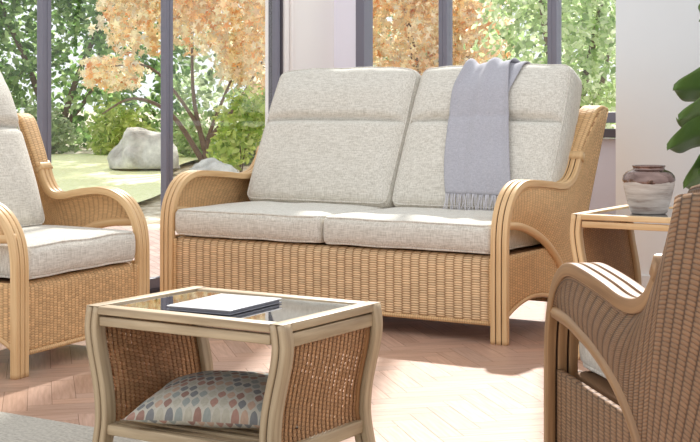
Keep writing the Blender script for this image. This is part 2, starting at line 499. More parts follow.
TILT = radians(26)
sofa_arch = [(.006, .435), (.12, .425), (.22, .402), (.32, .368), (.40, .328), (.48, .272), (.545, .205), (.59, .13), (.61, .05)]
chair_arch = [(.006, .446), (.13, .440), (.21, .428), (.28, .415), (.37, .388), (.446, .352), (.52, .295), (.575, .215), (.605, .12), (.615, .05)]

sofa = thing('cane_sofa', 'two-seater honey cane and wicker sofa with oatmeal cushions, a grey throw over its back', 'sofa')
SW = 1.565
smap = make_seating(sofa, SW, 1.0, 1.0, sofa_arch,
    dict(cane=M['cane'], wick=M['wick_fine'], wing=M['wick_fine'], side=M['wick_fine'], front=M['wick_front']),
    dict(seat=[(-.755, 0), (.0, .755)], depth=.66, back=[(-.735, .03), (.03, .765)], height=.68, thick=.15, tilt=TILT, by=.535, bz=.42))

CHW = .71
chair_c = dict(seat=[(-.325, .325)], depth=.58, back=[(-.27, .27)], height=.66, thick=.15, tilt=radians(20), by=.43, bz=.40, puff=.05)
lchair = thing('cane_armchair', 'honey cane armchair at the left in front of the glass doors, seat facing right', 'armchair', (-.301, -1.018, 0), radians(97.8), 'cane armchairs of the suite')
make_seating(lchair, CHW, .92, .962, chair_arch,
    dict(cane=M['cane'], wick=M['wick_fine'], wing=M['wick_fine'], side=M['wick_chair'], front=M['wick_chair'], crown=.08, yk=.56),
    dict(chair_c, back=[(-.295, .295)], by=.435, depth=.50), seat_z=(.306, .420))
rchair = thing('cane_armchair', 'brown wicker armchair, its colour darkened for shade, cut off by the right edge, seen from its side and back', 'armchair', (2.094, -1.652, 0), radians(-140), 'cane armchairs of the suite')
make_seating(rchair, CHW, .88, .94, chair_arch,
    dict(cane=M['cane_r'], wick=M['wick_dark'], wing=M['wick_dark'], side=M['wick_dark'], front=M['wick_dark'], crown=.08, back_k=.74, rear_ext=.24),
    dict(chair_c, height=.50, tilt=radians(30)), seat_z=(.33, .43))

# ------------------------------------------------------------------ throw over the right back cushion
def make_throw():
    fm, w, hgt, t = smap[.03]
    ox = .4
    hw, hh, ht = (w-.008)/2, hgt/2, t/2
    def path(x, s, off):
        """s<0 behind the top edge, s>0 down the front; metres of cloth"""
        r = .042; flat = t-2*r
        def at(s):
            if s < -(r*pi/2+flat): k = -s-(r*pi/2+flat); return (hh-r-k, -ht, (0, -1)) if True else None
            if s < -flat/2-1e9: pass
            # arc front edge 0..r*pi/2
            if s >= r*pi/2: return (hh-r-(s-r*pi/2), ht, (0, 1))
            if s >= 0:
                a = s/r; return (hh-r+r*cos(a), ht-r+r*sin(a), (cos(a), sin(a)))
            k = -s
            if k < flat: return (hh, ht-r-k, (1, 0))
            a = (k-flat)/r; return (hh-r+r*cos(a), -ht+r-r*sin(a), (cos(a), -sin(a)))
        b, c, nn = at(s)
        p = Vector(fm(Vector((x, b, c)), tuck=.15))
        # outward offset in cushion frame
        R = Matrix.Rotation(-TILT, 3, 'X')
        return p+R @ Vector((0, -nn[1]*off, nn[0]*off))
    cx = .400    # cushion centre in x
    L0, L1 = -.13, .65
    bm = BM()
    def main(u, v):
        s = L0+(L1-L0)*v; k = max(0, s)/L1
        gather = math.exp(-((s-.03)/.12)**2)
        xc = -.022+.085*k**1.2-.012*sin(k*3.1)
        half = .148-.045*gather-.012*math.exp(-((k-.3)/.2)**2)+.004*sin(k*9)
        a = 2*u-1
        x = xc+a*half
        fold = .016*max(0, a)**2*(1-k)+(.5+.5*sin(a*5.2+1.0+k*1.3))*(.008*gather+.010*(1-k)+.005)+.004*sin(a*11+k*4)
        return path(x, s, .009+max(0, fold))
    surface(bm, main, 36, 60, lambda u, v: (u*.3, v*.7), .004)
    def flap(u, v):
        s = -.13+.37*v; k = max(0, v)
        xl = .0+.065*v; xr = .150-.045*v**2.2
        x = xl+(xr-xl)*u
        return path(x, s, .007+.006*(1+sin(u*8+v*2))*(1-.5*v))
    surface(bm, flap, 20, 26, lambda u, v: (u*.2, v*.4), .004)
    o = link('throw_blanket', bm, M['throw'])
    tag(o, 'lavender grey woollen throw with a fringe, draped over the right back cushion of the sofa', 'throw')
    bm = BM()
    rnd = random.Random(3)
    for i in range(64):
        u = (i+.5)/64
        a = Vector(main(u, 1.0)); dx = rnd.uniform(-.012, .012); ln = rnd.uniform(.065, .085)
        pts = []
        for j in range(5):
            tt = j/4
            pts.append(a+Vector((dx*tt*tt+.003*sin(tt*4+i), -.018*tt-.003*sin(i*2.1), -ln*tt)))
        sweep(bm, pts, circ(.0019, 5), scale=lambda q: 1-.5*q)
    link('fringe', bm, M['fringe'], o)
make_throw()

# ------------------------------------------------------------------ tables
def make_table(root, w, d, h, shelf_z, slats=True):
    ash = M['ash_t'] ; hw, hd = w/2, d/2
    prof = [(0, .012), (.05, -.008), (.10, -.02), (.145, -.026), (.20, -.022), (.25, -.012), (.30, 0), (.35, .007), (.40, 0)]
    prof = [(z*h/.40, x) for z, x in prof]
    def off(z):
        for (a, b), (c, e) in zip(prof, prof[1:]):
            if a <= z <= c: return b+(e-b)*(z-a)/(c-a)
        return 0
    legw, legd = .017, .034
    for sx in (-1, 1):
        for sy in (-1, 1):
            bm = BM()
            for k in (0, 1):
                path = resample(catmull([(sx*(hw-legw/2-k*(legw+.0032)+x), sy*(hd-legd/2), z) for z, x in prof], 5), 26)
                path[-1].z -= .0015
                sweep(bm, path, rrect(legw, legd, .003, 2), side=(1, 0, 0))
            lg = link('leg', bm, ash, root)
            bm = BM(); path = resample(catmull([(sx*(hw-legw-.0016+x), sy*(hd-legd/2), z+(.002 if z < .01 else -.006)) for z, x in prof], 5), 26)
            sweep(bm, path, rrect(.012, legd-.010, .002, 2), side=(1, 0, 0)); link('leg_gap_shade', bm, M['gap_shade'], lg)  # added dark filler, paints shade between the two leg strips
        # woven side following the legs
        y0, y1 = -hd+legd, hd-legd; z0, z1 = shelf_z-.02, h-.03
        zz = [z0+(z1-z0)*i/20 for i in range(21)]
        def fn(u, v):
            z = z0+(z1-z0)*v
            return (sx*(hw-.018+off(z)), y0+(y1-y0)*u, z)
        bm = BM(); surface(bm, fn, 4, 20, lambda u, v: (u*(y1-y0), v*(z1-z0)), .006, (-sx, 0, 0)); link('side_panel', bm, M['panel_t'], root)
        bm = BM(); sweep(bm, resample(catmull([Vector(fn(.0, v/8))+Vector((0, .006, 0)) for v in range(8, -1, -1)]+[Vector(fn(u/4, 0)) for u in range(1, 4)]+[Vector(fn(1, v/8))-Vector((0, .006, 0)) for v in range(0, 9)], 3), 60), circ(.006, 6)); link('panel_border', bm, M['cane_d'], root)
        bm = BM(); xs = sx*(hw-.018+off(h-.03)); box(bm, xs-.012, xs+.012, y0, y1, h-.052, h-.022, .003); link('side_rail', bm, ash, root)
        bm = BM(); xs = sx*(hw-.018+off(shelf_z)); box(bm, xs-.014, xs+.014, y0, y1, shelf_z-.035, shelf_z-.004, .003); link('shelf_support', bm, ash, root)
    # top frame
    fw = .038
    bm = BM()
    box(bm, -hw+.0345, hw-.0345, -hd, -hd+fw, h-.018, h, .0025); box(bm, -hw+.0345, hw-.0345, hd-fw, hd, h-.018, h, .0025)
    for sx in (-1, 1):
        a, b = sorted((sx*hw, sx*(hw-.0345)))
        box(bm, a, b, -hd, hd, h-.0005, h+.001, .0004)
        box(bm, a, b, -hd+legd, hd-legd, h-.018, h, .0025)
    link('top_frame', bm, ash, root)
    bm = BM(); box(bm, -hw+.036, hw-.036, -hd+fw, hd-fw, h-.010, h-.003); link('glass_top', bm, M['tglass'], root, False, label='smoked glass panel')
    for sy in (-1, 1):
        ya, yb = sorted((sy*hd-sy*.004, sy*hd-sy*.026))
        bm = BM(); box(bm, -hw+.036, hw-.036, ya, yb, h-.045, h-.0235, .003); link('front_rail', bm, ash, root)
        bm = BM(); xs = hw-.036+off(shelf_z); box(bm, -xs, xs, ya, yb, shelf_z-.024, shelf_z, .003); link('shelf_rail', bm, ash, root)
    if slats:
        n = 8; xs = hw-.036+off(shelf_z)
        for i in range(n):
            y = -hd+.05+(2*hd-.10)*i/(n-1)
            bm = BM(); box(bm, -xs, xs, y-.012, y+.012, shelf_z-.012, shelf_z-.002, .002); link('slat', bm, ash, root)
M['cane_d'] = wood('brown_cane', lin(160, 116, 72), lin(120, 82, 48))
M['ash_t'] = M['ash']; M['panel_t'] = M['wick_table']
ctab = thing('coffee_table', 'washed cane coffee table with a smoked glass top, wicker ends and slatted shelf', 'table', (1.0195, -1.9225, 0))
make_table(ctab, .557, .405, .40, .130)
M['ash_t'] = M['cane']; M['panel_t'] = M['wick_side']
stab = thing('side_table', 'small honey cane side table with a smoked glass top beside the sofa', 'table', (1.385, .125, 0))
make_table(stab, .53, .53, .50, .15)

# notebook on the coffee table
def make_notebook():
    root = thing('notebook', 'thin pale notebook with a dark grey edge lying on the coffee table glass', 'notebook', (1.017, -1.955, .398), radians(4))
    bm = BM(); box(bm, -.086, .086, -.112, .112, 0, .003, .001); link('back_cover', bm, M['nb_dark'], root)
    bm = BM(); box(bm, -.082, .082, -.108, .108, .003, .009, .001); link('pages', bm, M['nb_dark'], root)
    bm = BM(); box(bm, -.086, .086, -.112, .112, .009, .0115, .001); link('front_cover', bm, M['nb_white'], root)
M['nb_dark'] = plain('charcoal_board', lin(112, 112, 120), .5)
M['nb_white'] = plain('glossy_pale_cover', lin(236, 236, 238), .18)
make_notebook()

# patterned cushion on the coffee table shelf
def pattern_mat():
    k = N('ogee_print'); uv = k.coord('UV')
    sep = k.n('ShaderNodeSeparateXYZ'); k.t.links.new(uv, sep.inputs[0])
    cw, ch = .022, .034
    row = k.math('FLOOR', k.math('DIVIDE', sep.outputs[1], ch))
    uu = k.math('ADD', k.math('DIVIDE', sep.outputs[0], cw), k.math('MULTIPLY', row, .5))
    fu = k.math('SUBTRACT', k.math('FRACT', uu), .5); fv = k.math('SUBTRACT', k.math('FRACT', k.math('DIVIDE', sep.outputs[1], ch)), .5)
    cu = k.math('FLOOR', uu)
    # leaf: |u| < .42*cos(v)
    m = k.math('LESS_THAN', k.math('ABSOLUTE', fu), k.math('MULTIPLY', k.math('COSINE', k.math('MULTIPLY', fv, 3.0)), .43))
    comb = k.n('ShaderNodeCombineXYZ'); k.set(comb.inputs[0], cu); k.set(comb.inputs[1], row)
    wn = k.n('ShaderNodeTexWhiteNoise', noise_dimensions='2D'); k.t.links.new(comb.outputs[0], wn.inputs['Vector'])
    r = k.n('ShaderNodeValToRGB'); r.color_ramp.interpolation = 'CONSTANT'; k.t.links.new(wn.outputs[0], r.inputs[0])
    cols = [lin(168, 132, 118), lin(128, 128, 128), lin(186, 158, 138), lin(150, 154, 148), lin(152, 120, 108), lin(178, 172, 156)]
    e = r.color_ramp.elements
    while len(e) < len(cols): e.new(.5)
    for i, c in enumerate(cols): e[i].position = i/len(cols); e[i].color = c
    col = k.mix(m, lin(188, 182, 168), r.outputs[0])
    col = k.mix(.25, col, k.ramp(k.noise(uv, 160, 2), [(.3, (.3, .3, .3, 1)), (.7, (.9, .88, .84, 1))]), 'MULTIPLY')
    return k.done(k.bsdf(col, .9, spec=.2))
def make_scatter():
    bm = BM(); uv = bm.loops.layers.uv.active
    n = 30; half = .205
    for s in (1, -1):
        V = {}
        for i in range(n+1):
            for j in range(n+1):
                a, b = 2*i/n-1, 2*j/n-1
                pinch = 1-.10*(1-a*a)*(b*b)-.0*a; pinch2 = 1-.10*(1-b*b)*(a*a)
                x, y = a*half*pinch2, b*half*.84*pinch
                g = max(0, (1-a*a)*(1-b*b))**.46
                z = s*g*(.066 if s > 0 else .030)+.034+.004*noise.noise(Vector((a*3, b*3, s)))*g
                V[i, j] = bm.verts.new((x, y, z))
        for i in range(n):
            for j in range(n):
                f = bm.faces.new((V[i, j], V[i+1, j], V[i+1, j+1], V[i, j+1]))
                for l, (p, q) in zip(f.loops, ((i, j), (i+1, j), (i+1, j+1), (i, j+1))): l[uv].uv = ((p/n*2-1)*half+s, (q/n*2-1)*half+s)
    bmesh.ops.remove_doubles(bm, verts=bm.verts, dist=.0004)
    o = link('scatter_cushion', bm, pattern_mat())
    o.location = (1.012, -1.925, .132); o.rotation_euler = (radians(3), radians(0), radians(20))
    tag(o, 'small cushion printed with rust, grey and cream leaf shapes on the coffee table shelf', 'cushion')
make_scatter()

# vase
def vase_mat():
    k = N('bronze_and_bone_glaze'); o = k.coord('Object')
    sep = k.n('ShaderNodeSeparateXYZ'); k.t.links.new(o, sep.inputs[0])
    z = k.math('ADD', sep.outputs[2], k.math('MULTIPLY', k.math('SUBTRACT', k.noise(k.mapping(o, (14, 14, 8)), 1, 3), .5), .03))
    top = k.math('GREATER_THAN', z, .110)
    band = k.noise(k.mapping(o, (7, 7, 60)), 1, 4, .6)
    bone = k.ramp(band, [(.32, lin(140, 122, 112)), (.5, lin(192, 180, 170)), (.7, lin(216, 208, 200))])
    bro = k.ramp(k.noise(k.mapping(o, (12, 12, 40)), 1, 3), [(.3, lin(100, 80, 74)), (.7, lin(152, 128, 120))])
    col = k.mix(top, bone, bro)
    met = k.math('MULTIPLY', top, .92)
    rough = k.math('SUBTRACT', .55, k.math('MULTIPLY', top, .40))
    return k.done(k.bsdf(col, rough, met))
def make_vase():
    bm = BM()
    prof = [(.056, 0), (.062, .003), (.068, .02), (.079, .06), (.087, .095), (.0905, .118), (.088, .131), (.079, .142), (.066, .149), (.056, .152),
            (.0535, .157), (.056, .163), (.058, .166), (.055, .167), (.050, .163), (.049, .155), (.052, .148), (.070, .135), (.078, .105), (.06, .04), (.0, .02)]
    prof[-1] = (.004, .02)
    lathe(bm, prof, 48)
    o = link('vase', bm, vase_mat())
    o.location = (1.325, .06, .4975)
    tag(o, 'squat ceramic vase with bronze shoulder and streaky bone body on the side table', 'vase')
    return o
make_vase()

# ------------------------------------------------------------------ potted plant at the right edge
def leaf_mat(name, a, b, trans=.25, rough=.35, attr=False):
    k = N(name)
    if attr:
        at = k.n('ShaderNodeAttribute'); at.attribute_name = 'Tint'; col = at.outputs['Color']
    else:
        col = k.mix(k.noise(k.coord('Object'), 14, 3), a, b)
    p = k.bsdf(col, rough, spec=.4)
    tl = k.n('ShaderNodeBsdfTranslucent'); k.set(tl.inputs[0], col)
    mx = k.n('ShaderNodeMixShader'); mx.inputs[0].default_value = trans
    k.t.links.new(p, mx.inputs[1]); k.t.links.new(tl.outputs[0], mx.inputs[2])
    return k.done(mx.outputs[0])
M['plant_leaf'] = leaf_mat('plant_leaf', lin(84, 116, 58), lin(122, 152, 84), .15)
M['plant_stem'] = plain('plant_bark', lin(110, 92, 70), .8, bumpscale=60)
M['pot'] = plain('grey_pot_glaze', lin(150, 146, 142), .6, var=.08)
M['soil'] = plain('potting_soil', lin(60, 46, 36), .95, bumpscale=80)
def make_plant():
    root = thing('potted_plant', 'broad-leaved green house plant reaching in from the right edge behind the vase', 'plant', (1.45, .82, 0))
    bm = BM(); lathe(bm, [(.10, 0), (.115, .01), (.14, .24), (.145, .25), (.135, .25), (.13, .22), (.01, .22)], 32); link('pot', bm, M['pot'], root)
    bm = BM(); lathe(bm, [(.12, .218), (.11, .228), (.005, .232)], 24); link('soil', bm, M['soil'], root)
    stem = catmull([(0, 0, .22), (.01, -.01, .5), (-.01, .005, .8), (.0, 0, 1.1), (.01, .01, 1.32)], 6)
    bm = BM(); sweep(bm, stem, circ(.011, 8), scale=lambda t: 1-.55*t); link('stem', bm, M['plant_stem'], root)
    # cam-left direction is roughly (-.85,-.53) in the room; leaves spiral round the stem
    base = math.atan2(-.53, -.85)
    spec = [(.90, 0.05, .25, .35, .15), (.85, .30, .28, .12, .1), (.79, -.15, .26, -.05, .12), (.72, .5, .22, -.1, .1), (.66, -.25, .20, -.15, .1),
            (1.05, 1.6, .28, .3, .1), (.98, 2.6, .28, .2, .1), (.9, 3.6, .28, .1, .1), (1.14, -1.4, .26, .5, .1), (1.2, .7, .24, .7, .1), (1.26, 3, .24, .7, .1),
            (.80, 2.2, .26, 0, .1), (.72, 3.9, .24, -.1, .1), (.86, -1.7, .26, .1, .1), (1.31, 5, .2, 1.0, .1)]
    for z, da, L, el, wv in spec:
        ang = base+da; d = Vector((cos(ang)*cos(el), sin(ang)*cos(el), sin(el))); sd = (Vector((-sin(ang), cos(ang), 0))*.75+Vector((0, 0, .66))).normalized()
        up = sd.cross(d)*-1
        if up.z < 0: up = -up
        o0 = Vector((0, 0, z)); pet = .05
        def fn(u, v):
            s = u; wdt = .082*(sin(pi*min(1, s*.97+.02))**.7)*(1+.35*sin(pi*s*1.0-.6))
            b = 2*v-1
            return o0+d*(pet+L*s)+sd*b*wdt+up*(-.10*s*s+.018*abs(b)+.008*sin(s*14)*abs(b))
        bm = BM(); surface(bm, fn, 18, 8, None, .0015); lf = link('leaf', bm, M['plant_leaf'], root)
        bm = BM(); sweep(bm, [o0, o0+d*pet*.6+up*.004, o0+d*pet], circ(.004, 6)); link('leaf_stalk', bm, M['plant_stem'], lf)
make_plant()

# ------------------------------------------------------------------ the room
WX, WY = -1.218, 2.0        # plane of the glass doors, plane of the window wall
def parquet():
    bm = BM(); uvl = bm.loops.layers.uv.active
    cl = bm.loops.layers.float_color.new('Tint')
    w, L = .07, .28
    rnd = random.Random(5); c45, s45 = cos(radians(45)), sin(radians(45))
    X0, X1, Y0, Y1 = WX+.02, 4.6, -5.2, WY-.02
    n = 26
    for i in range(-110, 110):
        for j in range(-30, 30):
            for hv in (0, 1):
                if hv == 0: bx, by, ww, hh = (i*w+j*2*L*0.5*2/1, i*w, L, w)
                else: bx, by, ww, hh = (i*w+j*2*L*0.5*2/1-w+0, i*w+w-0, w, L)
                # classic herringbone: horizontal block then vertical block, stepped by w
                if hv == 0: px, py = bx, by
                else: px, py = bx+L, by-L+w
                if hv == 1: px, py = i*w+j*2*L+L, i*w-L+w
                else: px, py = i*w+j*2*L, i*w
                cx, cy = px+ww/2, py+hh/2
                wx, wy = cx*c45-cy*s45+1.7, cx*s45+cy*c45-1.6
                if not (X0-.3 < wx < X1+.3 and Y0-.3 < wy < Y1+.3): continue
                g = .0006
                q = [(px+g, py+g), (px+ww-g, py+g), (px+ww-g, py+hh-g), (px+g, py+hh-g)]
                pts = [(x*c45-y*s45+1.7, x*s45+y*c45-1.6) for x, y in q]
                pts = [(min(X1, max(X0, x)), min(Y1, max(Y0, y))) for x, y in pts]
                if len(set(pts)) < 4: continue
                f = bm.faces.new([bm.verts.new((x, y, 0)) for x, y in pts])
                v = rnd.uniform(.86, 1.1); hu = rnd.uniform(-.03, .03)
                for l, (x, y) in zip(f.loops, q):
                    l[cl] = (v*(1+hu), v, v*(1-hu), 1)
                    l[uvl].uv = (y, x) if hv == 0 else (x, y)
    return bm
def parquet_mat():
    k = N('herringbone_parquet'); uv = k.coord('UV')
    at = k.n('ShaderNodeAttribute'); at.attribute_name = 'Tint'
    g = k.noise(k.mapping(uv, (110, 7, 1)), 1, 4)
    col = k.ramp(g, [(.3, lin(168, 130, 108)), (.7, lin(194, 157, 136))])
    col = k.mix(1, col, at.outputs['Color'], 'MULTIPLY')
    return k.done(k.bsdf(col, .38, normal=k.bump(g, .0004, .3), spec=.4))
bm = parquet()
fl = struct('floor', bm, parquet_mat())
sub = BM(); box(sub, WX, 4.65, -5.25, WY, -.06, -.002)
o = struct('trim_1', sub, plain('floor_bed', lin(120, 88, 70), .9))

# rug
def rug_mat():
    k = N('grey_woven_rug'); o = k.coord('Object')
    a = k.noise(k.mapping(o, (60, 400, 1)), 1, 2); b = k.noise(k.mapping(o, (220, 90, 1)), 1, 3)
    w = k.n('ShaderNodeTexWave', wave_type='BANDS'); k.t.links.new(k.mapping(o, (1, 1, 1), (0, 0, radians(35))), w.inputs[0]); w.inputs['Scale'].default_value = 22; w.inputs['Distortion'].default_value = 3
    f = k.math('ADD', k.math('MULTIPLY', a, .4), k.math('ADD', k.math('MULTIPLY', b, .4), k.math('MULTIPLY', w.outputs[1], .2)))
    col = k.ramp(f, [(.35, lin(150, 142, 130)), (.62, lin(206, 200, 188))])
    return k.done(k.bsdf(col, .95, normal=k.bump(f, .003, .8), spec=.1))
bm = BM(); box(bm, -.55, 1.75, -3.3, -1.765, .0005, .007, .002)
r = link('rug', bm, rug_mat()); tag(r, 'flat woven grey rug on the parquet under the coffee table', 'rug')

H = 3.9  # walls raised out of view to shade the floor at the left
# solid corner between doors and windows
bm = BM(); box(bm, WX-.12, WX, 1.49, WY+.12, -.06, H); struct('wall_left', bm, M['column'])
bm = BM(); box(bm, WX, WX+.012, 1.49, 1.53, 0, H, .003); box(bm, WX, WX+.020, 1.545, 1.565, 0, H, .004); box(bm, WX, WX+.012, 1.575, 1.60, 0, H, .003); struct('trim_2', bm, M['column'], True)
bm = BM(); box(bm, WX+.0005, -1.055, WY, WY+.12, 0, H); box(bm, -1.055, 1.0, WY, WY+.12, 0, .715); struct('wall_back', bm, M['under'])
bm = BM(); box(bm, WX+.001, -1.056, WY-.006, WY-.0005, .0, H); struct('trim_3', bm, M['white_c'])
# white pier and wall at the right, standing forward of the windows
bm = BM(); box(bm, .715, 4.6, 1.35, 1.47, 0, H); box(bm, .715, .80, 1.47, WY-.03, 0, H); struct('wall_right', bm, M['white'])
bm = BM(); box(bm, .72, 4.6, 1.335, 1.3495, 0, .12, .003); struct('baseboard_right', bm, M['white'])

# windows in the back wall
def casement(name, x0, x1, first, last):
    bm = BM(); fr = .026; y0, y1 = WY+.02, WY+.09
    if first: box(bm, x0-.03, x0+fr, y0-.03, y1, .72, H, .003)
    else: box(bm, x0-fr*.0, x0+fr, y0, y1, .72, H, .003)
    box(bm, x1-fr, x1, y0, y1, .72, H, .003)
    box(bm, x0+fr, x1-fr, y0, y1, .795, .85, .003); box(bm, x0+fr, x1-fr, y0, y1, H-.06, H, .003)
    o = struct(name, bm, M['frame'])
    g = BM(); box(g, x0+fr, x1-fr, y0+.03, y0+.036, .85, H-.06); link('pane', g, M['pane'], o, False)
for i, (a, b) in enumerate(((-1.04, -.53), (-.53, .112), (.112, .78))):
    casement('window_%d' % (i+1), a, b, i == 0, i == 2)
bm = BM(); box(bm, -1.07, .80, WY-.05, WY+.10, .72, .765, .004); struct('trim_4', bm, M['frame_d'])

# glazed doors along the left
def door(name, y0, y1):
    bm = BM(); fr = .026; x0, x1 = WX-.045, WX-.008
    for a, b in ((y0+.001, y0+fr), (y1-fr, y1-.001)): box(bm, x0, x1, a, b, .015, H-.04, .003)
    box(bm, x0, x1, y0+fr, y1-fr, .015, .065, .003); box(bm, x0, x1, y0+fr, y1-fr, H-.10, H-.04, .003)
    o = struct(name, bm, M['frame'])
    g = BM(); box(g, x0+.015, x0+.019, y0+fr, y1-fr, .065, H-.10); link('pane', g, M['pane'], o, False)
ys = [1.475, .55, -.265, -1.09, -1.93, -2.77]
for i in range(5): door('door_%d' % (i+1), ys[i+1], ys[i])
bm = BM(); box(bm, WX-.09, WX+.002, -2.95, 1.49, -.02, .014, .003); box(bm, WX-.09, WX, 1.476, 1.489, .014, H, .003); box(bm, WX-.09, WX, -2.95, 1.49, H-.039, H, .003); struct('trim_5', bm, M['frame_d'])

# ------------------------------------------------------------------ the garden
TH = radians(32); CAM = Vector((2.912, -4.441, .85))
Rv = Vector((cos(TH), sin(TH), 0)); Fv = Vector((-sin(TH), cos(TH), 0))
def gz(depth): return max(-.05, -.05+.055*(depth-6.9))
def G(across, depth, up=0):            # garden grid: metres across and away from the house
    p = Vector((CAM.x, CAM.y, 0))+Rv*across+Fv*depth; p.z = gz(depth)+up; return p
def strip(name, outline, mat, dz, label, cat, nd=30):
    """ground patch following the slope; outline(depth) -> (a0, a1)"""
    bm = BM(); d0, d1, fn = outline
    def f(u, v):
        d = d0+(d1-d0)*v; a0, a1 = fn(d); p = G(a0+(a1-a0)*u, d); p.z += dz; return p
    surface(bm, f, 24, nd, lambda u, v: (u*8, v*8)); o = link(name, bm, mat); o['kind'] = 'structure'; return o
def ground_mat(name, cols, scale, bump=.02):
    k = N(name); o = k.coord('Object'); n = k.noise(o, scale, 5, .65)
    return k.done(k.bsdf(k.ramp(n, cols), .95, normal=k.bump(n, bump, .6), spec=.1))
M['lawn'] = ground_mat('lawn_grass', [(.3, lin(226, 232, 168)), (.7, lin(254, 254, 222))], 30)
M['soilbed'] = ground_mat('garden_bed', [(.35, lin(160, 144, 120)), (.65, lin(230, 222, 204))], 9)
def brick_mat():
    k = N('paving_brick'); o = k.coord('Object')
    b = k.n('ShaderNodeTexBrick'); k.t.links.new(k.mapping(o, (1, 1, 1), (0, 0, radians(32))), b.inputs['Vector'])
    b.inputs['Scale'].default_value = 4.5; b.inputs['Color1'].default_value = lin(190, 166, 156); b.inputs['Color2'].default_value = lin(172, 146, 138)
    b.inputs['Mortar'].default_value = lin(140, 124, 116); b.inputs['Mortar Size'].default_value = .012
    return k.done(k.bsdf(b.outputs[0], .9, spec=.2))
M['paving'] = brick_mat()
M['rock'] = ground_mat('boulder_stone', [(.3, lin(150, 148, 144)), (.7, lin(238, 236, 232))], 5, .04)

bedding = strip('ground', (2.0, 24, lambda d: (-9, 7)), M['soilbed'], -.03, '', '')
# keep the bed mesh outside the house
bmx = bmesh.new(); bmx.from_mesh(bedding.data)
kill = [v for v in bmx.verts if v.co.x > WX-.3 and v.co.y < WY+.3]
bmesh.ops.delete(bmx, geom=kill, context='VERTS'); bmx.to_mesh(bedding.data); bmx.free()
lawn = strip('lawn', (9.9, 14.6, lambda d: (-6.5, -1.78+.08*(d-10)+.18*sin(d*1.3))), M['lawn'], .02, '', '')
def patio():
    bm = BM()
    def f(u, v):
        # from the door line outward
        x = WX-.1-3.2*u; y = -3.2+5.6*v
        a = (Vector((x, y, 0))-Vector((CAM.x, CAM.y, 0))); d = a.dot(Fv)
        return (x, y, gz(d)+.012 if d < 30 else 0)
    surface(bm, f, 30, 30, lambda u, v: (u*3, v*5))
    o = link('patio', bm, M['paving']); o['kind'] = 'structure'
patio()

def rock(loc, size, label, seed):
    bm = BM(); bmesh.ops.create_icosphere(bm, subdivisions=4, radius=1)
    for v in bm.verts:
        n = noise.noise(v.co*1.3+Vector((seed, 0, 0)))*.35+noise.noise(v.co*3.5+Vector((0, seed, 0)))*.12
        c = v.co*(1+n); v.co = Vector((c.x*size[0], c.y*size[1], max(-.3, c.z)*size[2]))
    o = link('boulder', bm, M['rock']); o.location = loc; o.rotation_euler = (0, 0, TH); tag(o, label, 'rock', 'garden boulders')
rock(G(-1.98, 12.9, .12), (.33, .26, .30), 'large grey boulder at the edge of the lawn outside the doors', 1.5)
rock(G(-1.22, 11.8, .05), (.20, .17, .16), 'pale flat boulder right of the door post, below the orange maple', 4.2)
rock(G(-.98, 11.3, .04), (.16, .13, .10), 'small pale boulder nearest the left arm of the sofa', 7.7)

def leaf_shape(kind, L, W):
    if kind == 'lobed':
        pts = []
        for i in range(10):
            a = 2*pi*i/10; r = (1 if i % 2 == 0 else .42)*L*.5
            pts.append((r*cos(a), r*sin(a)*W/L*1.3))
        return pts
    if kind == 'oval': return [(-L*.5, 0), (-L*.2, W*.5), (L*.2, W*.42), (L*.5, 0), (L*.2, -W*.42), (-L*.2, -W*.5)]
    return [(-L*.5, 0), (0, W*.5), (L*.5, 0), (0, -W*.5)]

def foliage_mesh(blobs, count, L, W, kind, cols, rnd, droop=.2, shell=.55):
    verts, faces, tint = [], [], []
    tot = sum(b[3]*b[4]+b[3]*b[5]+b[4]*b[5] for b in blobs)
    for (bx, by, bz, rx, ry, rz) in blobs:
        n = int(count*(rx*ry+rx*rz+ry*rz)/tot)
        for _ in range(n):
            while True:
                v = Vector((rnd.uniform(-1, 1), rnd.uniform(-1, 1), rnd.uniform(-1, 1)))
                if .05 < v.length < 1: break
            v = v.normalized()*(v.length**shell)
            nz = 1+.55*noise.noise(v*2.6+Vector((bx, by, bz)))
            c = Vector((bx+v.x*rx*nz, by+v.y*ry*nz, bz+v.z*rz*nz))
            z = (v*.6+Vector((rnd.gauss(0, .6), rnd.gauss(0, .6), rnd.gauss(.5, .5)))).normalized()
            x = Vector((rnd.gauss(0, 1), rnd.gauss(0, 1), rnd.gauss(-droop, .6))); x = (x-z*x.dot(z)).normalized(); y = z.cross(x)
            k = rnd.uniform(.7, 1.3); pts = leaf_shape(kind, L*k, W*k)
            b = len(verts)
            for px, py in pts: verts.append(c+x*px+y*py+z*(-.25*abs(px)))
            faces.append(tuple(range(b, b+len(pts))))
            w = rnd.random(); i = int(w*(len(cols)-1)); f = w*(len(cols)-1)-i
            ca, cb = cols[i], cols[min(i+1, len(cols)-1)]
            sh = rnd.uniform(.75, 1.15)
            tint.append(tuple(max(0, (ca[q]*(1-f)+cb[q]*f)*sh) for q in range(3)))
    me = bpy.data.meshes.new('foliage'); me.from_pydata([tuple(v) for v in verts], [], faces)
    at = me.attributes.new('Tint', 'FLOAT_COLOR', 'FACE')
    flat = [c for t in tint for c in (*t, 1)]
    at.data.foreach_set('color', flat)
    return me
M['leafy'] = leaf_mat('garden_leaf', None, None, .68, .5, attr=True)
M['bark'] = plain('garden_bark', lin(112, 92, 78), .9, bumpscale=30, var=.2)

